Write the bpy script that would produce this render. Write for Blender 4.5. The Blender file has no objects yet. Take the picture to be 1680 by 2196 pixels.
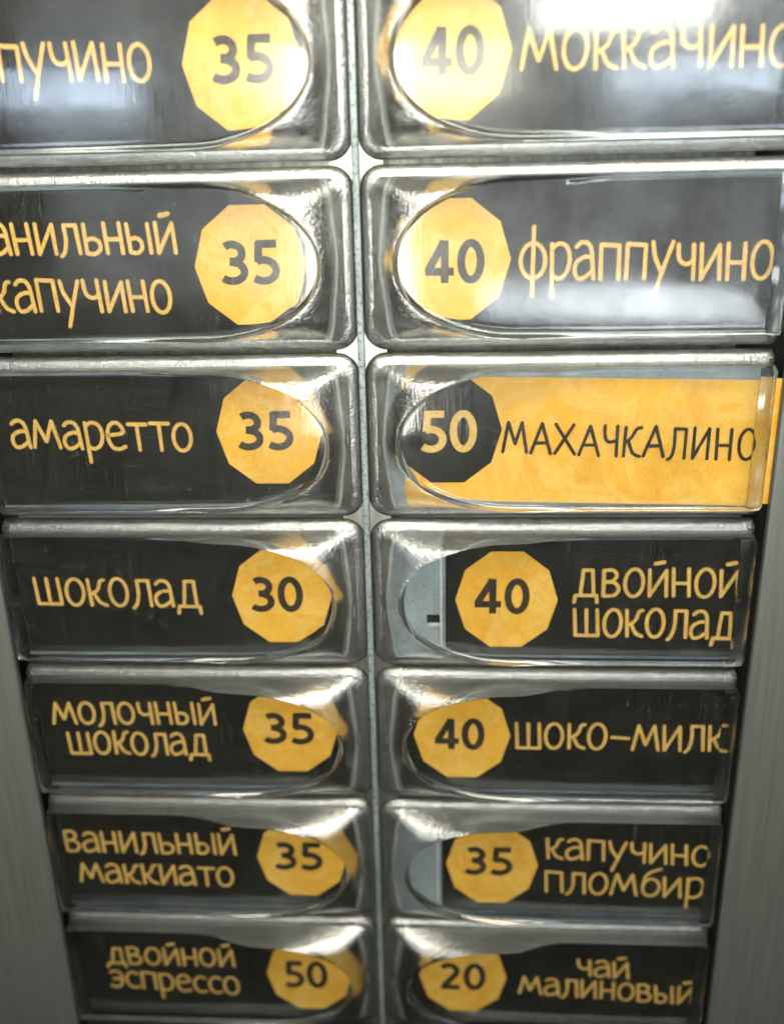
import bpy, bmesh, math, random
from mathutils import Vector, Matrix
random.seed(7)
S = 0.028                      # one row of buttons is 28 mm high; all sizes below are in rows
scene = bpy.context.scene
col = scene.collection

# ------------------------------------------------------------------ camera
cam_d = bpy.data.cameras.new('camera')
cam = bpy.data.objects.new('camera', cam_d)
col.objects.link(cam)
CR = [[0.9982562725624274, -0.059013046334127406, 0.0013691793653659336],
      [0.05516211386988443, 0.9408694402607417, 0.33424816764919507],
      [-0.02101322162768754, -0.3335898031202463, 0.9424841047842775]]
m3 = Matrix([[r[0], r[2], -r[1]] for r in CR])
cam.matrix_world = Matrix.Translation(Vector((0.48033, -5.18928, -1.10011)) * S) @ m3.to_4x4()
cam_d.sensor_fit = 'VERTICAL'
cam_d.sensor_height = 36
cam_d.lens = 2000 / 2196 * 36
cam_d.clip_start = 0.005
cam_d.clip_end = 20
cam_d.dof.use_dof = True
cam_d.dof.focus_distance = 5.35 * S
cam_d.dof.aperture_fstop = 9.5
scene.camera = cam

# ------------------------------------------------------------------ room light and added lamps
w = bpy.data.worlds.new("World")
scene.world = w
w.use_nodes = True
wn, wl = w.node_tree.nodes, w.node_tree.links
wn['Background'].inputs[0].default_value = (0.78, 0.74, 0.62, 1)
wn['Background'].inputs[1].default_value = 0.022

def area(name, loc, target, sx, sy, power, color):
    d = bpy.data.lights.new(name, 'AREA')
    d.shape = 'RECTANGLE'; d.size = sx; d.size_y = sy; d.energy = power; d.color = color
    o = bpy.data.objects.new(name, d)
    o.location = loc
    o.rotation_euler = (Vector(target) - Vector(loc)).to_track_quat('-Z', 'Y').to_euler()
    col.objects.link(o)
    return o
mid = (0, 0, -0.08)
WARM = (1.0, 0.972, 0.81)
ceil = area('ceiling_lamp', (0.015, -0.14, 0.105), (0, 0, -0.005), 0.28, 0.08, 0.82, WARM)
ceil.data.spread = math.radians(120)
area('strip_shine_lamp', (-0.023, -0.25, -0.055), (0, 0, -0.04), 0.030, 0.15, 0.42, (1.0, 0.985, 0.88))  # narrow lamp added so the inner strips shine; no tube known
area('wide_glare_lamp', (0.03, -0.25, -0.012), (0.02, 0, -0.012), 0.36, 0.13, 0.14, (0.88, 0.94, 0.97))  # broad dim lamp added for milky glare on the upper buttons
area('glow_lamp', (-0.010, -0.25, 0.008), (0, 0, -0.02), 0.10, 0.024, 0.065, WARM)
area('near_lamp', (0.085, -0.25, 0.036), (0, 0, -0.02), 0.08, 0.024, 0.16, (1.0, 0.99, 0.94))
area('low_window', (0.085, -0.25, -0.083), (0, 0, -0.05), 0.12, 0.016, 0.10, (0.88, 0.94, 1.0))
area('far_window', (0.115, -0.25, 0.004), (0, 0, -0.02), 0.08, 0.014, 0.04, (0.70, 0.84, 1.0))
area('side_window', (-0.135, -0.25, 0.004), (0, 0, -0.02), 0.05, 0.016, 0.035, (0.66, 0.80, 1.0))

scene.view_settings.view_transform = 'Standard'
scene.view_settings.look = 'None'
scene.view_settings.exposure = 0.0
scene.view_settings.gamma = 1.0
scene.cycles.use_denoising = True
scene.cycles.max_bounces = 16
scene.cycles.transmission_bounces = 14
scene.cycles.transparent_max_bounces = 16
scene.cycles.blur_glossy = 1.0
scene.cycles.sample_clamp_indirect = 6.0

# ------------------------------------------------------------------ materials
def mat(name):
    m = bpy.data.materials.new(name)
    m.use_nodes = True
    nt = m.node_tree
    for n in list(nt.nodes):
        nt.nodes.remove(n)
    out = nt.nodes.new('ShaderNodeOutputMaterial')
    def N(kind, **kw):
        n = nt.nodes.new(kind)
        for k, v in kw.items():
            if k in n.inputs.keys():
                n.inputs[k].default_value = v
            else:
                setattr(n, k, v)
        return n
    def L(a, b):
        nt.links.new(a, b)
    return m, nt, out, N, L

def coords(N, L, scale=(1, 1, 1), obj=True):
    tc = N('ShaderNodeTexCoord')
    mp = N('ShaderNodeMapping')
    mp.inputs['Scale'].default_value = scale
    if obj:
        # shift the pattern by where the thing stands, so that copies differ
        info = N('ShaderNodeObjectInfo')
        add = N('ShaderNodeVectorMath', operation='ADD')
        L(tc.outputs['Object'], add.inputs[0])
        L(info.outputs['Location'], add.inputs[1])
        L(add.outputs[0], mp.inputs[0])
    else:
        L(tc.outputs['Object'], mp.inputs[0])
    return mp.outputs[0]

def ramp(N, L, src, stops):
    r = N('ShaderNodeValToRGB')
    e = r.color_ramp.elements
    while len(e) < len(stops):
        e.new(0.5)
    for i, (p, c) in enumerate(stops):
        e[i].position = p
        e[i].color = (c, c, c, 1) if isinstance(c, (int, float)) else (*c, 1)
    L(src, r.inputs[0])
    return r.outputs[0]

def noise(N, L, vec, scale, detail=3, rough=0.55):
    n = N('ShaderNodeTexNoise', Scale=scale, Detail=detail, Roughness=rough)
    L(vec, n.inputs['Vector'])
    return n.outputs['Fac']

def clear_plastic():
    m, nt, out, N, L = mat('clear_plastic')
    gl = N('ShaderNodeBsdfGlass', Roughness=0.07, IOR=1.49)
    gl.inputs['Color'].default_value = (0.97, 0.985, 0.98, 1)
    # greasy touches make the shine patchy
    ro = N('ShaderNodeMapRange'); L(noise(N, L, coords(N, L, (1, 1, 0.6)), 130, 6, 0.7), ro.inputs[0])
    ro.inputs[1].default_value = 0.35; ro.inputs[2].default_value = 0.68
    ro.inputs[3].default_value = 0.035; ro.inputs[4].default_value = 0.15
    L(ro.outputs[0], gl.inputs['Roughness'])
    # fine upright wiping scratches
    v = coords(N, L, (1, 1, 0.05))
    sc = noise(N, L, v, 2600, 2, 0.6)
    b = N('ShaderNodeBump', Strength=0.14, Distance=0.00005)
    L(sc, b.inputs['Height'])
    L(b.outputs[0], gl.inputs['Normal'])
    # thin dust and hairline scratches that scatter light
    df = N('ShaderNodeBsdfDiffuse'); df.inputs['Color'].default_value = (0.82, 0.83, 0.80, 1)
    v1 = coords(N, L)
    big = ramp(N, L, noise(N, L, v1, 70, 3), [(0.3, 0.25), (0.75, 1.0)])
    fine = ramp(N, L, noise(N, L, v, 1900, 3, 0.7), [(0.56, 0.0), (0.76, 0.028)])
    speck = ramp(N, L, noise(N, L, v1, 2200, 2, 0.5), [(0.64, 0.0), (0.76, 0.085)])
    mu = N('ShaderNodeMath', operation='MULTIPLY'); L(big, mu.inputs[0]); L(fine, mu.inputs[1])
    ad = N('ShaderNodeMath', operation='ADD'); L(mu.outputs[0], ad.inputs[0]); L(speck, ad.inputs[1])
    ad.use_clamp = True
    mx = N('ShaderNodeMixShader')
    L(ad.outputs[0], mx.inputs[0]); L(gl.outputs[0], mx.inputs[1]); L(df.outputs[0], mx.inputs[2])
    # rubbed, slightly hazy skin: a weak broad sheen, streaked like the wiping marks
    hz = N('ShaderNodeBsdfGlossy', Roughness=0.18)
    b2 = N('ShaderNodeBump', Strength=0.4, Distance=0.00008)
    L(noise(N, L, v, 1500, 3, 0.7), b2.inputs['Height']); L(b2.outputs[0], hz.inputs['Normal'])
    hf = ramp(N, L, noise(N, L, v1, 90, 5, 0.7), [(0.38, 0.0), (0.68, 0.05)])
    m2 = N('ShaderNodeMixShader')
    L(hf, m2.inputs[0]); L(mx.outputs[0], m2.inputs[1]); L(hz.outputs[0], m2.inputs[2])
    L(m2.outputs[0], out.inputs[0])
    return m

def frosted_plastic():
    m, nt, out, N, L = mat('frosted_plastic')
    gl = N('ShaderNodeBsdfGlass', Roughness=0.16, IOR=1.49)
    gl.inputs['Color'].default_value = (0.80, 0.815, 0.80, 1)
    v = coords(N, L)
    grain = noise(N, L, v, 2300, 2, 0.6)
    b = N('ShaderNodeBump', Strength=0.55, Distance=0.00010)
    L(grain, b.inputs['Height'])
    L(b.outputs[0], gl.inputs['Normal'])
    gs = N('ShaderNodeBsdfGlossy', Roughness=0.27)
    gs.inputs['Color'].default_value = (0.9, 0.9, 0.88, 1)
    b3 = N('ShaderNodeBump', Strength=0.9, Distance=0.00018)
    L(grain, b3.inputs['Height'])
    L(b3.outputs[0], gs.inputs['Normal'])
    m0 = N('ShaderNodeMixShader'); m0.inputs[0].default_value = 0.25
    L(gl.outputs[0], m0.inputs[1]); L(gs.outputs[0], m0.inputs[2])
    # brownish grime
    df = N('ShaderNodeBsdfDiffuse'); df.inputs['Color'].default_value = (0.055, 0.048, 0.034, 1)
    L(b.outputs[0], df.inputs['Normal'])
    g = ramp(N, L, noise(N, L, v, 700, 6, 0.75), [(0.48, 0.0), (0.85, 0.20)])
    tc = N('ShaderNodeTexCoord'); sp = N('ShaderNodeSeparateXYZ'); L(tc.outputs['Object'], sp.inputs[0])
    ab = N('ShaderNodeMath', operation='ABSOLUTE'); L(sp.outputs[2], ab.inputs[0])
    mr = N('ShaderNodeMapRange'); L(ab.outputs[0], mr.inputs[0])
    mr.inputs[1].default_value = 0.43 * S; mr.inputs[2].default_value = 0.482 * S
    mr.inputs[3].default_value = 0.0; mr.inputs[4].default_value = 0.75
    nn = ramp(N, L, noise(N, L, coords(N, L, (0.25, 1, 1)), 900, 5, 0.75), [(0.30, 0.25), (0.65, 1.0)])
    mg = N('ShaderNodeMath', operation='MULTIPLY'); L(mr.outputs[0], mg.inputs[0]); L(nn, mg.inputs[1])
    sk = ramp(N, L, noise(N, L, coords(N, L), 2700, 3, 0.6), [(0.60, 0.0), (0.70, 0.55)])
    gb = N('ShaderNodeMath', operation='MAXIMUM'); L(sk, gb.inputs[0]); L(g, gb.inputs[1]); g = gb.outputs[0]
    ga = N('ShaderNodeMath', operation='MAXIMUM'); L(mg.outputs[0], ga.inputs[0]); L(g, ga.inputs[1])
    g = ga.outputs[0]
    mx = N('ShaderNodeMixShader')
    L(g, mx.inputs[0]); L(m0.outputs[0], mx.inputs[1]); L(df.outputs[0], mx.inputs[2])
    L(mx.outputs[0], out.inputs[0])
    return m

def printed(name, ca, cb, scale=500, rough=0.65, swirl=0.0, cs=(0.95, 0.75, 0.35), grain=0.22):
    m, nt, out, N, L = mat(name)
    p = N('ShaderNodeBsdfPrincipled', Roughness=rough)
    p.inputs['Specular IOR Level'].default_value = 0.18      # matt ink-jet print
    v = coords(N, L)
    c = ramp(N, L, noise(N, L, v, scale, 5, 0.7), [(0.3, ca), (0.7, cb)])
    if swirl:
        nz = N('ShaderNodeTexNoise', Scale=85.0, Detail=4, Roughness=0.5, Distortion=2.2)
        L(v, nz.inputs['Vector'])
        f = ramp(N, L, nz.outputs['Fac'], [(0.48, 0.0), (0.60, swirl), (0.66, 0.0)])
        mix = N('ShaderNodeMix', data_type='RGBA')
        L(f, mix.inputs[0]); L(c, mix.inputs[6]); mix.inputs[7].default_value = (*cs, 1)
        c = mix.outputs[2]
        bl = ramp(N, L, noise(N, L, v, 170, 3, 0.5), [(0.52, 0.0), (0.70, 0.24)])
        mix2 = N('ShaderNodeMix', data_type='RGBA')
        L(bl, mix2.inputs[0]); L(c, mix2.inputs[6]); mix2.inputs[7].default_value = (0.66, 0.27, 0.012, 1)
        c = mix2.outputs[2]
    # printing dots and paper fibre
    gr = ramp(N, L, noise(N, L, v, 4200, 2, 0.7), [(0.32, 1 - grain * 0.8), (0.68, 1 + grain)])
    gm = N('ShaderNodeMix', data_type='RGBA', blend_type='MULTIPLY')
    gm.inputs[0].default_value = 1.0
    L(c, gm.inputs[6]); L(gr, gm.inputs[7])
    c = gm.outputs[2]
    L(c, p.inputs['Base Color'])
    b = N('ShaderNodeBump', Strength=0.15, Distance=0.00004)
    L(noise(N, L, v, 1800, 3), b.inputs['Height'])
    L(b.outputs[0], p.inputs['Normal'])
    L(p.outputs[0], out.inputs[0])
    return m

def metal(name, ca, cb, stretch, scale, rough, metallic=1.0, bump=0.1, speck=0.0):
    m, nt, out, N, L = mat(name)
    p = N('ShaderNodeBsdfPrincipled', Roughness=rough, Metallic=metallic)
    v = coords(N, L, stretch)
    f = noise(N, L, v, scale, 5, 0.65)
    c = ramp(N, L, f, [(0.3, ca), (0.7, cb)])
    if speck:
        s = ramp(N, L, noise(N, L, coords(N, L), 1500, 4, 0.7), [(0.50, 0.0), (0.62, speck)])
        mix = N('ShaderNodeMix', data_type='RGBA')
        L(s, mix.inputs[0]); L(c, mix.inputs[6]); mix.inputs[7].default_value = (0.03, 0.035, 0.035, 1)
        c = mix.outputs[2]
    L(c, p.inputs['Base Color'])
    b = N('ShaderNodeBump', Strength=bump, Distance=0.0001)
    L(f, b.inputs['Height']); L(b.outputs[0], p.inputs['Normal'])
    L(p.outputs[0], out.inputs[0])
    return m

M = {
 'clear': clear_plastic(),
 'frost': frosted_plastic(),
 'black': printed('black_print', (0.0050, 0.0044, 0.0030), (0.0125, 0.0112, 0.0082), 1300, 0.6, grain=0.9),
 'orange': printed('orange_print', (0.80, 0.385, 0.028), (0.88, 0.50, 0.08), 160, 0.5, 0.34, (0.93, 0.68, 0.24)),
 'letter': printed('letter_print', (0.64, 0.37, 0.08), (0.80, 0.52, 0.17), 1500),
 'fringe': printed('fringe_print', (0.26, 0.11, 0.02), (0.42, 0.20, 0.04), 1500),
 'digit': printed('digit_print', (0.022, 0.016, 0.012), (0.05, 0.034, 0.022), 900),
 'card_edge': printed('card_edge', (0.60, 0.60, 0.58), (0.75, 0.74, 0.72), 500),
 'carrier': metal('carrier_grey', (0.22, 0.26, 0.29), (0.46, 0.51, 0.56), (1, 1, 0.6), 110, 0.5, 0.25, 0.2, 0.2),
 'pad': printed('pad_grey', (0.08, 0.082, 0.075), (0.16, 0.16, 0.15), 300, 0.6),
 'dark': printed('gap_shade_and_notch', (0.008, 0.008, 0.008), (0.014, 0.014, 0.014), 200),  # shade of the side gaps put into colour; also the black notch
 'spine': metal('zinc_strip', (0.12, 0.145, 0.15), (0.21, 0.24, 0.245), (1, 1, 0.4), 260, 0.55, 0.3, 0.3, 0.8),
 'plate': metal('bright_plate', (0.14, 0.14, 0.13), (0.34, 0.34, 0.32), (1, 1, 0.05), 900, 0.35, 0.9, 0.2),
 'side': metal('brushed_panel', (0.08, 0.085, 0.077), (0.11, 0.115, 0.104), (1, 1, 0.03), 1600, 0.45, 0.3, 0.10),
 'mark': printed('mark_grey', (0.05, 0.05, 0.05), (0.12, 0.12, 0.11), 900, 0.55),
}

# ------------------------------------------------------------------ helpers
def link(name, me, parent=None, mats=()):
    o = bpy.data.objects.new(name, me)
    for m in mats:
        me.materials.append(m)
    col.objects.link(o)
    if parent:
        o.parent = parent
    return o

def mesh_from(name, verts, faces, mi=None, smooth=False, sharp=None):
    me = bpy.data.meshes.new(name)
    me.from_pydata([(x * S, y * S, z * S) for x, y, z in verts], [], faces)
    if mi:
        me.polygons.foreach_set('material_index', mi)
    if smooth:
        me.polygons.foreach_set('use_smooth', [True] * len(me.polygons))
        if sharp:
            me.set_sharp_from_angle(angle=math.radians(sharp))
    me.update()
    return me

def box_mesh(name, x0, x1, y0, y1, z0, z1, bevel=0.0):
    bm = bmesh.new()
    bmesh.ops.create_cube(bm, size=1)
    for v in bm.verts:
        v.co = Vector(((x0 + x1) / 2 + v.co.x * (x1 - x0), (y0 + y1) / 2 + v.co.y * (y1 - y0), (z0 + z1) / 2 + v.co.z * (z1 - z0))) * S
    if bevel:
        bmesh.ops.bevel(bm, geom=list(bm.edges), offset=bevel * S, segments=3, profile=0.5, affect='EDGES')
    me = bpy.data.meshes.new(name)
    bm.to_mesh(me); bm.free()
    if bevel:
        me.polygons.foreach_set('use_smooth', [True] * len(me.polygons))
        me.set_sharp_from_angle(angle=math.radians(50))
    return me

# ------------------------------------------------------------------ machine front
W = 2.265      # outer end of a button
G = 0.0175     # half the slot between the two columns
Z0, Z1 = 0.6, -8.2
root = bpy.data.objects.new('vending_machine_front', None)
root.empty_display_size = 0.02
col.objects.link(root)
root['label'] = 'grey metal vending machine front with spine strip that holds the two columns of buttons'
root['category'] = 'vending machine'
link('back_plate', box_mesh('back_plate', -2.6, 2.6, 0.34, 0.42, Z1, Z0), root, [M['plate']])
link('spine_strip', box_mesh('spine_strip', -0.020, 0.016, 0.046, 0.066, Z1, Z0, 0.006), root, [M['spine']])
sv = []
for qx, qz in ((1, 1), (-1, 1), (-1, -1), (1, -1)):
    a = [(qx * (G + .125 - .129 * math.sin(math.pi / 2 * k / 8)), qz * (.012 + .125 - .129 * math.cos(math.pi / 2 * k / 8))) for k in range(9)]
    sv += a if qx * qz > 0 else a[::-1]
nn = len(sv)
SM = mesh_from('junction_plate', [(x, .078, z) for x, z in sv] + [(x, .090, z) for x, z in sv],
               [list(range(nn)), list(range(nn, 2 * nn))[::-1]] + [(i, (i + 1) % nn, nn + (i + 1) % nn, nn + i) for i in range(nn)])
SM.materials.append(M['plate'])
for k in range(0, 8):
    q = link('junction_plate', SM, root)
    q.location = (0, 0, -k * S)
for sx, x0, x1 in ((-1, -4.6, -2.305), (1, 2.342, 4.6)):
    link('side_panel', box_mesh('side_panel', x0, x1, 0.01, 0.075, Z1, Z0, 0.015), root, [M['side']])
    link('gap_shade_strip', box_mesh('gap_shade_strip', min(sx * 2.15, sx * 2.58), max(sx * 2.15, sx * 2.58), 0.31, 0.337, Z1 + .1, Z0 - .1), root, [M['dark']])  # dark strip stands in for the shade in the gap beside the buttons

link('lower_dark_sheet', box_mesh('lower_dark_sheet', -2.29, 2.29, 0.10, 0.30, Z1, -7.03, 0.01), root, [M['dark']])  # dark sheet added to hide the bright back plate below the last row

# ------------------------------------------------------------------ button body
XE, EA, EB = 0.85, 0.68, 0.42          # centre and half axes of the round end of the window
LEN = W - G
LENS = {1: 2.287 - G, -1: 2.262 - G}
HH = 0.488
THK = 0.107
RH = 0.092
PH = 0.044                               # how far the window stands proud

def sd_box(x, z, x0, x1, h, r0, r1):
    # signed distance to a box with corner radius r0 at the x0 end, r1 at the x1 end
    cx, hx = (x0 + x1) / 2, (x1 - x0) / 2
    r = max(1e-4, r0 if x < cx else r1)
    qx, qz = abs(x - cx) - hx + r, abs(z) - h + r
    return min(max(qx, qz), 0) + math.hypot(max(qx, 0), max(qz, 0)) - r

def outer_sd(x, z, s):
    return sd_box(x, z, s, LEN - 0.3 * s, HH - s, max(0.125 - s, 0.03), max(0.030 - s, 0.012))

XO = LEN - 0.016                         # outer end of the window
def window_sd(x, z, s):
    if x < XE:
        return math.hypot((x - XE) / (EA - s), (z + 0.015 * ((XE - x) / EA) ** 2) / (EB - s)) - 1
    return sd_box(x, z, XE - 1, XO - 0.35 * s, EB - s, 0.02, 0.03)

CO = LEN - 0.45
def make_rays():
  RAYS = []
  nB, nT, nO = 72, 10, 56
  for i in range(nB):
      a = math.pi / 2 + math.pi * i / nB
      RAYS.append((XE, math.cos(a), math.sin(a)))
  for i in range(nT):
      RAYS.append((XE + (CO - XE) * i / nT, 0, -1))
  for i in range(nO):
      a = -math.pi / 2 + math.pi * i / nO
      RAYS.append((CO, math.cos(a), math.sin(a)))
  for i in range(nT):
      RAYS.append((CO + (XE - CO) * i / nT, 0, 1))
  return RAYS
RAYS = make_rays()

def loop(fn, s):
    pts = []
    for cx, dx, dz in RAYS:
        lo, hi = 0.0, 2.5
        for _ in range(34):
            md = (lo + hi) / 2
            if fn(cx + dx * md, dz * md, s) < 0: lo = md
            else: hi = md
        pts.append((cx + dx * lo, dz * lo))
    return pts

def set_length(side):
    global LEN, XO, CO, RAYS
    LEN = LENS[side]; XO = LEN - 0.016; CO = LEN - 0.45
    RAYS = make_rays()

def button_body(side):
    set_length(side)
    rings = []          # (points, y)
    rings.append((loop(outer_sd, 0.0), THK, 1))
    R = 0.060
    rings.append((loop(outer_sd, 0.0), R * 0.8 + 0.040, 1))
    for k in range(1, 7):
        t = math.pi / 2 * k / 6
        rings.append((loop(outer_sd, R * (1 - math.cos(t))), R * (1 - math.sin(t)) * 0.8 + 0.040, 1))
    a = rings[-1][0]
    b = loop(window_sd, 0.0)
    # the frosted collar climbs to a ridge round the window, high at the round end
    ridge = []
    for cx, dx, dz in RAYS:
        if cx == XE and dx < -1e-6:
            wgt = 1.0 - 0.30 * (abs(dx) ** 4)
        else:
            q_ = min(1, max(0, (cx - XE) / 0.42)) if dx == 0 or cx == XE else 1
            wgt = 1 - q_ * q_ * (3 - 2 * q_)
        wgt *= 0.72 + 0.50 * (dz if cx == XE and dx != 0 else (1 if dz > 0 else -1))
        ridge.append(-0.056 - RH * wgt)
    for k in range(1, 8):
        u = k / 7
        f = 1 - (1 - u) ** 1.5
        rings.append(([(p[0] + (q[0] - p[0]) * u, p[1] + (q[1] - p[1]) * u) for p, q in zip(a, b)], [0.040 + (r - 0.040) * f for r in ridge], 1))
    rings.append((loop(window_sd, 0.004), [r + 0.001 for r in ridge], 0))
    rings.append((loop(window_sd, 0.009), [r + (-PH - r) * 0.25 for r in ridge], 0))
    rings.append((loop(window_sd, 0.020), [r + (-PH - r) * 0.85 for r in ridge], 0))
    rings.append((loop(window_sd, 0.030), -PH, 0))
    rings.append((loop(window_sd, 0.060), -PH - 0.0008, 0))
    n = len(RAYS)
    verts, faces, mi = [], [], []
    for pts, y, _ in rings:
        ys = y if isinstance(y, list) else [y] * n
        verts += [(side * x, yy, z) for (x, z), yy in zip(pts, ys)]
    for r in range(len(rings) - 1):
        for i in range(n):
            j = (i + 1) % n
            f = [r * n + i, r * n + j, (r + 1) * n + j, (r + 1) * n + i]
            faces.append(f if side > 0 else f[::-1])
            mi.append(rings[r + 1][2])
    top = [(len(rings) - 1) * n + i for i in range(n)]
    bot = [i for i in range(n)][::-1]
    faces.append(top if side > 0 else top[::-1]); mi.append(0)
    faces.append(bot if side > 0 else bot[::-1]); mi.append(0)
    me = mesh_from('button_body', verts, faces, mi, True, 38)
    # make sure the normals look outwards
    bm = bmesh.new(); bm.from_mesh(me)
    bmesh.ops.recalc_face_normals(bm, faces=bm.faces)
    bm.to_mesh(me); bm.free()
    me.set_sharp_from_angle(angle=math.radians(38))
    me.materials.append(M['clear']); me.materials.append(M['frost'])
    return me

BODY = {1: button_body(1), -1: button_body(-1)}

# ------------------------------------------------------------------ handwriting
def arc(cx, cz, rx, rz, a0, a1, n=9):
    return [(cx + rx * math.cos(math.radians(a0 + (a1 - a0) * i / n)), cz + rz * math.sin(math.radians(a0 + (a1 - a0) * i / n))) for i in range(n + 1)]
O_ = [arc(.32, .5, .30, .52, 80, 440, 22)]
GL = {
 'о': (.66, O_),
 'п': (.66, [[(.06, 0), (.03, 1.0)], [(.03, 1.0), (.58, .97)], [(.58, .97), (.62, 0)]]),
 'у': (.64, [[(.02, 1.0), (.10, .62), (.30, .22)], [(.62, 1.0), (.42, .38), (.16, -.50)]]),
 'ч': (.58, [[(.02, 1.0), (.06, .62), (.20, .46), (.36, .45), (.50, .55)], [(.48, 1.0), (.54, 0)]]),
 'и': (.66, [[(.02, 1.0), (.07, 0)], [(.07, 0), (.56, .98)], [(.56, .98), (.62, 0)]]),
 'н': (.62, [[(.02, 1.0), (.07, 0)], [(.06, .47), (.54, .47)], [(.52, 1.0), (.57, 0)]]),
 'к': (.60, [[(.03, 1.0), (.08, 0)], [(.58, 1.0), (.46, .95), (.34, .62), (.08, .42)], [(.20, .50), (.36, .14), (.60, .0)]]),
 'а': (.62, [[(.06, .88), (.20, 1.0), (.40, .98), (.52, .78), (.56, .40), (.60, 0)], [(.54, .60), (.30, .60), (.06, .44), (.02, .18), (.14, .0), (.34, .04), (.56, .22)]]),
 'м': (.92, [[(.0, 0), (.16, 1.0)], [(.16, 1.0), (.44, .22)], [(.44, .22), (.70, 1.0)], [(.70, 1.0), (.90, 0)]]),
 'р': (.62, [[(.04, 1.0), (.09, -.52)], [(.05, .88), (.26, 1.02), (.50, .92), (.60, .56), (.50, .16), (.28, .0), (.10, .08)]]),
 'е': (.62, [[(.06, .52), (.56, .62), (.50, .90), (.32, 1.0), (.12, .86), (.03, .48), (.14, .10), (.36, .0), (.60, .10)]]),
 'т': (.62, [[(.0, .98), (.62, .98)], [(.30, .98), (.34, 0)]]),
 'ф': (.80, [[(.40, 1.45), (.40, -.50)], arc(.40, .5, .38, .50, 90, 450, 20)]),
 'л': (.64, [[(.18, .98), (.20, .45), (.12, .06), (.0, -.10)], [(.18, .98), (.56, .98)], [(.56, .98), (.62, 0)]]),
 'ь': (.56, [[(.02, 1.0), (.08, .02)], [(.08, .02), (.34, .0), (.52, .16), (.50, .40), (.30, .52), (.07, .46)]]),
 'ы': (.80, [[(.02, 1.0), (.08, .02)], [(.08, .02), (.30, .0), (.46, .16), (.44, .40), (.28, .52), (.07, .46)], [(.70, 1.0), (.75, 0)]]),
 'й': (.66, [[(.02, 1.0), (.07, 0)], [(.07, 0), (.56, .98)], [(.56, .98), (.62, 0)], [(.20, 1.24), (.46, 1.30)]]),
 'в': (.60, [[(.03, 1.0), (.07, 0)], [(.03, .98), (.30, 1.02), (.46, .84), (.36, .60), (.08, .54)], [(.08, .54), (.40, .52), (.56, .28), (.42, .02), (.07, .0)]]),
 'д': (.78, [[(.22, .0), (.30, .96)], [(.30, .96), (.60, .96)], [(.60, .96), (.66, .0)], [(.02, -.26), (.06, .0)], [(.06, .0), (.76, .0)], [(.76, .0), (.78, -.26)]]),
 'ш': (.90, [[(.0, 1.0), (.06, .0)], [(.42, 1.0), (.46, .02)], [(.80, 1.0), (.86, .0)], [(.06, .0), (.86, .0)]]),
 'э': (.58, [[(.04, .90), (.24, 1.0), (.46, .88), (.54, .50), (.44, .12), (.24, .0), (.04, .08)], [(.16, .52), (.52, .52)]]),
 'с': (.54, [[(.52, .88), (.34, 1.0), (.12, .84), (.03, .48), (.14, .12), (.34, .0), (.54, .08)]]),
 'б': (.64, [[(.60, 1.42), (.36, 1.30), (.12, 1.04), (.04, .50)], arc(.33, .44, .29, .45, 90, 450, 18)]),
 '-': (.66, [[(.04, .52), (.62, .48)]]),
 'М': (.98, [[(.0, 0), (.20, 1.0)], [(.20, 1.0), (.48, .28)], [(.48, .28), (.74, 1.0)], [(.74, 1.0), (.94, 0)]]),
 'А': (.82, [[(.0, 0), (.40, 1.0)], [(.40, 1.0), (.78, 0)], [(.14, .34), (.64, .36)]]),
 'Х': (.82, [[(.02, 1.0), (.78, 0)], [(.72, 1.0), (.0, 0)]]),
 'Ч': (.62, [[(.04, 1.0), (.06, .62), (.22, .46), (.50, .52)], [(.52, 1.0), (.52, 0)]]),
 'К': (.70, [[(.06, 1.0), (.06, 0)], [(.66, 1.02), (.48, .96), (.30, .66), (.06, .46)], [(.20, .54), (.40, .12), (.68, .0)]]),
 'Л': (.78, [[(.20, 1.0), (.22, .40), (.14, .04), (.0, -.06)], [(.20, 1.0), (.64, 1.0)], [(.64, 1.0), (.64, 0)]]),
 'И': (.78, [[(.06, 1.0), (.06, 0)], [(.06, 0), (.62, 1.0)], [(.62, 1.0), (.62, 0)]]),
 'Н': (.74, [[(.04, 1.0), (.06, 0)], [(.06, .46), (.58, .46)], [(.58, 1.0), (.58, 0)]]),
 'О': (.74, [arc(.34, .5, .32, .52, 80, 440, 22)]),
}
GAP = 0.13

def smooth(pts):
    if len(pts) < 3 or len(pts) > 12:
        return pts
    out = []
    P = [pts[0]] + list(pts) + [pts[-1]]
    for i in range(1, len(P) - 2):
        p0, p1, p2, p3 = P[i - 1], P[i], P[i + 1], P[i + 2]
        for k in range(5):
            t = k / 5
            out.append(tuple(0.5 * ((2 * p1[c]) + (-p0[c] + p2[c]) * t + (2 * p0[c] - 5 * p1[c] + 4 * p2[c] - p3[c]) * t * t + (-p0[c] + 3 * p1[c] - 3 * p2[c] + p3[c]) * t ** 3) for c in (0, 1)))
    out.append(pts[-1])
    return out

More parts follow.
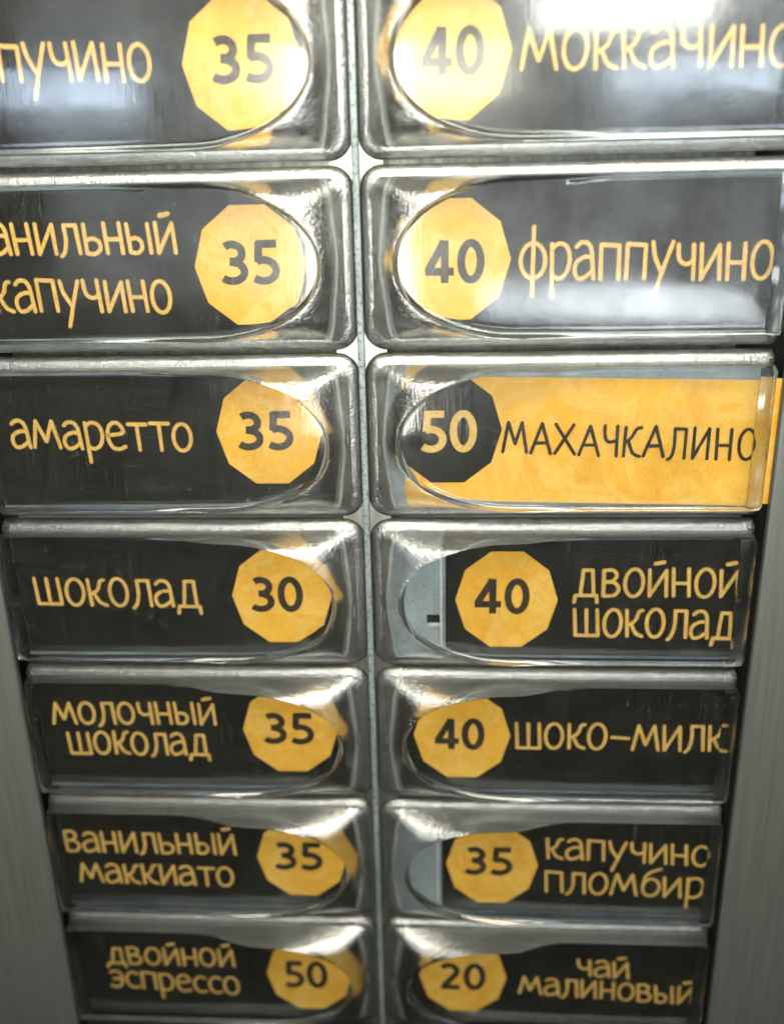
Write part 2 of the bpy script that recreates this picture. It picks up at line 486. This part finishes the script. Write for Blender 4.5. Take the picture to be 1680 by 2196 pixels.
class Ink:
    def __init__(self):
        self.v, self.f, self.lift = [], [], 0.0
    def stroke(self, pts, hw, y, flat=False):
        y = y - self.lift
        self.lift += 0.00003
        n = len(pts)
        b = len(self.v)
        closed = n > 6 and math.hypot(pts[0][0] - pts[-1][0], pts[0][1] - pts[-1][1]) < 0.004
        for i, (x, z) in enumerate(pts):
            x0, z0 = pts[max(i - 1, 0)]; x1, z1 = pts[min(i + 1, n - 1)]
            if closed and i in (0, n - 1):
                (x0, z0), (x1, z1) = pts[n - 2], pts[1]
            d = math.hypot(x1 - x0, z1 - z0) or 1
            nx, nz = -(z1 - z0) / d, (x1 - x0) / d
            h = hw if flat or closed else hw * (1 + 0.08 * math.sin(i * 2.1 + x * 40))
            self.v += [(x + nx * h, y, z + nz * h), (x - nx * h, y, z - nz * h)]
        for i in range(n - 1):
            self.f.append((b + 2 * i, b + 2 * i + 2, b + 2 * i + 3, b + 2 * i + 1))
        if flat or closed:
            return
        for i, sgn in ((0, -1), (n - 1, 1)):
            x, z = pts[i]
            x0, z0 = pts[max(i - 1, 0)]; x1, z1 = pts[min(i + 1, n - 1)]
            a = math.atan2(z1 - z0, x1 - x0) + (math.pi if sgn < 0 else 0)
            c = len(self.v)
            self.v.append((x, y, z))
            m = 6
            for k in range(m + 1):
                t = a - math.pi / 2 + math.pi * k / m
                self.v.append((x + hw * math.cos(t), y, z + hw * math.sin(t)))
            for k in range(m):
                self.f.append((c, c + 1 + k, c + 2 + k))
    def mesh(self, name):
        return mesh_from(name, self.v, self.f)

def write(lines, y, hw, inks, rnd):
    for text, skip, ax, az, bx, bz, xh in lines:
        pos, x = [], 0
        for ch in text:
            pos.append(x)
            x += GL[ch][0] + GAP
        x -= GAP
        sx = (bx - ax) / (x - pos[skip])
        ux, uz = bx - ax, bz - az
        slope = uz / ux
        for ch, px in zip(text, pos):
            jz = rnd.uniform(-.02, .02); js = rnd.uniform(.97, 1.04); jr = rnd.uniform(-.02, .03)
            for st in GL[ch][1]:
                pts = []
                for gx, gz in smooth(st):
                    X = ax + (px - pos[skip] + gx + gz * jr) * sx
                    pts.append((X, az + slope * (X - ax) + (gz * js + jz) * xh))
                brv = ch == 'й' and st[0][1] > 1.1
                for ink, wd, yy in inks:
                    ink.stroke(pts, hw * wd * (1.15 if brv else 1), yy)

DG = {
 '4': [[(.43, .99), (.40, .90), (.07, .30)], [(.0, .27), (.66, .27)], [(.45, 1.0), (.45, .0)]],
 '0': [arc(.29, .5, .225, .43, 90, 450, 28)],
 '3': [arc(.22, .72, .21, .20, 135, -75, 12) + [(.16, .525)], [(.16, .525)] + arc(.20, .29, .26, .22, 80, -140, 14)],
 '5': [[(.52, .92), (.10, .92)], [(.15, .98), (.12, .50)], [(.09, .50)] + arc(.22, .31, .27, .245, 105, -135, 14)],
 '2': [arc(.24, .70, .22, .22, 150, -25, 12) + [(.10, .12)], [(.02, .08), (.54, .08)]],
}
DWID = {'4': .66, '0': .60, '3': .54, '5': .56, '2': .56}

def digits_mesh(txt, cx, cz, wd, ht, y):
    ink = Ink()
    tot = sum(DWID[c] for c in txt) + .10
    x = 0
    for c in txt:
        for st in DG[c]:
            pts = [(cx + ((x + gx) / tot - .5) * wd, cz + (gz - .5) * ht) for gx, gz in (st if len(st) > 3 else st)]
            ink.stroke(pts, .0215, y, flat=True)
        x += DWID[c] + .10
    return ink.mesh('price_digits')

def decagon(cx, cz, y, rx, rz, n=10, rot=0.0):
    v = [(cx + rx * math.cos(2 * math.pi * i / n + rot), y, cz + rz * math.sin(2 * math.pi * i / n + rot)) for i in range(n)]
    return mesh_from('price_badge', v, [list(range(n))])

# local coordinates on the card: side, row, text lines, price, badge centre, digits box
TABLE = [
    ('L',0,[('капучино', 2, -1.835, -0.054, -1.029, -0.075, 0.169)],'35',(-0.555, -0.006),(-0.549, 0.012, 0.315, 0.221)),
    ('R',0,[('моккачино', 0, 0.842, -0.073, 2.205, -0.088, 0.179)],'40',(0.482, 0.014),(0.495, 0.021, 0.319, 0.22)),
    ('L',1,[('ванильный', 1, -2.025, 0.067, -0.985, 0.056, 0.154), ('капучино', 0, -2.058, -0.245, -1.04, -0.262, 0.165)],'35',(-0.582, -0.02),(-0.581, -0.002, 0.316, 0.231)),
    ('R',1,[('фраппучино', 0, 0.858, -0.114, 2.216, -0.132, 0.184)],'40',(0.497, -0.009),(0.506, -0.017, 0.322, 0.226)),
    ('L',2,[('амаретто', 0, -2.085, -0.046, -1.001, -0.073, 0.16)],'35',(-0.54, 0.04),(-0.56, 0.043, 0.317, 0.227)),
    ('R',2,[('МАХАЧКАЛИНО', 0, 0.785, -0.092, 2.272, -0.147, 0.172)],'50',(0.466, 0.041),(0.475, 0.031, 0.321, 0.244)),
    ('L',3,[('шоколад', 0, -2.091, -0.074, -1.047, -0.089, 0.173)],'30',(-0.529, -0.014),(-0.556, -0.004, 0.319, 0.232)),
    ('R',3,[('двойной', 0, 1.232, -0.003, 2.249, -0.004, 0.17), ('шоколад', 0, 1.243, -0.275, 2.239, -0.286, 0.175)],'40',(0.825, -0.037),(0.798, -0.012, 0.336, 0.232)),
    ('L',4,[('молочный', 0, -2.11, 0.056, -1.018, 0.062, 0.152), ('шоколад', 0, -2.03, -0.172, -1.085, -0.175, 0.159)],'35',(-0.531, 0.026),(-0.539, 0.034, 0.324, 0.229)),
    ('R',4,[('шоко-милк', 0, 0.905, -0.087, 2.286, -0.091, 0.174)],'40',(0.557, -0.001),(0.542, 0.007, 0.32, 0.227)),
    ('L',5,[('ванильный', 0, -2.213, 0.028, -0.964, 0.02, 0.158), ('маккиато', 0, -2.095, -0.235, -1.001, -0.248, 0.154)],'35',(-0.508, 0.003),(-0.53, 0.016, 0.325, 0.224)),
    ('R',5,[('капучино', 0, 1.13, 0.045, 2.257, 0.005, 0.153), ('пломбир', 0, 1.13, -0.237, 2.203, -0.261, 0.161)],'35',(0.765, -0.023),(0.745, 0.007, 0.317, 0.225)),
    ('L',6,[('двойной', 0, -1.997, 0.026, -1.05, 0.027, 0.144), ('эспрессо', 0, -1.995, -0.19, -1.032, -0.236, 0.147)],'50',(-0.508, -0.029),(-0.532, -0.032, 0.315, 0.24)),
    ('R',6,[('чай', 0, 1.382, 0.031, 1.747, 0.015, 0.139), ('малиновый', 0, 0.979, -0.147, 2.229, -0.202, 0.147)],'20',(0.572, -0.011),(0.573, -0.01, 0.325, 0.237)),
]
LABELS = {
 ('L', 0): 'button at the very top of the left column, badge 35, word ending in пучино (cappuccino)',
 ('R', 0): 'button at the very top of the right column, badge 40, one word моккачино (mocha)',
 ('L', 1): 'second button down on the left, two lines ванильный капучино (vanilla cappuccino), badge 35',
 ('R', 1): 'second button down on the right, one word фраппучино (frappe), orange badge 40, light streaks below',
 ('L', 2): 'third button down on the left, single word амаретто (amaretto), orange badge 35',
 ('R', 2): 'only button with a bright orange card, which sticks out on the right, black badge 50',
 ('L', 3): 'fourth button down on the left, single word шоколад (chocolate), the only badge 30',
 ('R', 3): 'fourth button down on the right, its card slid outwards, two lines двойной шоколад, badge 40',
 ('L', 4): 'fifth button down on the left, two lines молочный шоколад (milk chocolate), badge 35',
 ('R', 4): 'fifth button down on the right, hyphenated word шоко-милк (choco milk), badge 40',
 ('L', 5): 'sixth button down on the left, two lines ванильный маккиато (vanilla macchiato), badge 35',
 ('R', 5): 'sixth button down on the right, grey gap beside badge 35, words капучино пломбир (ice cream)',
 ('L', 6): 'lowest button of the left column, blurred двойной эспрессо (double espresso), badge 50',
 ('R', 6): 'lowest button of the right column, blurred чай малиновый (raspberry tea), the only badge 20',
}
CARD = THK + 0.012
for side_s, row, lines, price, bc, db in TABLE:
    side = 1 if side_s == 'R' else -1
    rnd = random.Random(row * 10 + side)
    LEN = LENS[side]
    if side > 0:
        lines = [(w_, k_, a_, c_, e_ if e_ < 2.18 else 2.19 + (e_ - 2.19) * .45, f_, g_) for w_, k_, a_, c_, e_, f_, g_ in lines]
    else:
        lines = [(w_, k_, a_ if a_ > -2.14 or k_ else -2.14 + (a_ + 2.14) * .4, c_, e_, f_, g_) for w_, k_, a_, c_, e_, f_, g_ in lines]
    b = bpy.data.objects.new('selection_button', None)
    b.empty_display_size = 0.005
    b.location = (side * G * S, 0, -(row + .5) * S)
    col.objects.link(b)
    b['label'] = LABELS[(side_s, row)]
    b['category'] = 'button'
    b['group'] = 'drink selection buttons in two columns'
    link('button_body', BODY[side], b)
    # carrier behind the card
    def sx(a, c):
        return (min(side * a, side * c), max(side * a, side * c))
    x0, x1 = sx(0.03, LEN - 0.03)
    link('carrier', box_mesh('carrier', x0, x1, CARD + 0.02, 0.30, -0.455, 0.455, 0.015), b, [M['carrier']])
    x0, x1 = sx(0.035, 0.150)
    link('strip_pad', box_mesh('strip_pad', x0, x1, THK + 0.004, CARD + 0.019, -0.45, 0.45, 0.004), b, [M['pad']])
    x0, x1 = sx(0.154, 0.170)
    link('well_edge', box_mesh('well_edge', x0, x1, THK + 0.003, CARD + 0.019, -0.40, 0.40, 0.003), b, [M['card_edge']])
    x0, x1 = sx(LEN - 0.105, LEN - 0.034)
    link('end_lip', box_mesh('end_lip', x0, x1, -PH - 0.012, -PH - 0.0030, -0.405, 0.405, 0.0015), b, [M['clear']])
    inv = (side_s, row) == ('R', 2)
    cin = {('R', 2): 0.238, ('R', 3): 0.452, ('R', 5): 0.423}.get((side_s, row), 0.185 + rnd.uniform(0, .012))
    cout = 2.47 if inv else min(LEN - 0.03, cin + 2.06)
    x0, x1 = sx(cin, cout)
    zt, zb = (0.345, -0.40) if inv else (0.412, -0.412)
    tilt = -0.022 if inv else rnd.uniform(-.004, .004)
    bmv = [(x0, CARD, zb - tilt * -1 * 0), (x1, CARD, zb), (x1, CARD, zt), (x0, CARD, zt)]
    v = []
    for x, y, z in bmv:
        v.append((x, y, z + tilt * (x - side * 0.8)))
    v += [(x, y + 0.008, z) for x, y, z in v]
    card = link('name_card', mesh_from('name_card', v, [(0, 1, 2, 3), (7, 6, 5, 4), (0, 4, 5, 1), (1, 5, 6, 2), (2, 6, 7, 3), (3, 7, 4, 0)], [0, 1, 1, 1, 1, 1]),
                b, [M['orange'] if inv else M['black'], M['card_edge']])
    card['label'] = 'bright orange name card' if inv else 'black name card'
    link('price_badge', decagon(bc[0], bc[1], CARD - 0.0012, 0.313, 0.336), card, [M['black'] if inv else M['orange']])
    link('price_digits', digits_mesh(price, *db, CARD - 0.0030), card, [M['letter'] if inv else M['digit']])
    core, rim = Ink(), Ink()
    hw = 0.0108
    write(lines, 0, hw, [(rim, 1.26, CARD - 0.0010), (core, 0.92, CARD - 0.0036)], rnd)
    if inv:
        link('lettering', core.mesh('lettering'), card, [M['digit']])
    else:
        link('lettering', core.mesh('lettering'), card, [M['letter']])
        link('lettering_edge', rim.mesh('lettering_edge'), card, [M['fringe']])
    if (side_s, row) in (('R', 3), ('R', 5), ('R', 6)):
        xr = cin - 0.02 if row != 6 else 0.13
        link('card_stop', box_mesh('card_stop', xr - 0.014, xr, CARD - 0.004, CARD + 0.02, -0.37, 0.31, 0.003), b, [M['card_edge']])
    if (side_s, row) == ('R', 3):
        link('notch', box_mesh('notch', 0.335, 0.432, CARD + 0.014, CARD + 0.0205, -0.205, -0.150), b, [M['dark']])
        link('notch_lip', box_mesh('notch_lip', 0.345, 0.432, CARD + 0.008, CARD + 0.0206, -0.222, -0.202), b, [M['card_edge']])
    # small moulding mark on the end strip
    mz = rnd.uniform(-.12, .05); mh = rnd.uniform(.05, .085)
    bm = bmesh.new()
    bmesh.ops.create_uvsphere(bm, u_segments=12, v_segments=8, radius=1)
    for q in bm.verts:
        t = q.co.z
        q.co = Vector((side * (0.085 + rnd.uniform(-.0015, .0015)) + q.co.x * 0.015 * (1.2 - 0.6 * t), 0.018 + q.co.y * 0.013, mz + t * mh)) * S
    me = bpy.data.meshes.new('moulding_mark'); bm.to_mesh(me); bm.free()
    me.polygons.foreach_set('use_smooth', [True] * len(me.polygons))
    link('moulding_mark', me, b, [M['mark']])
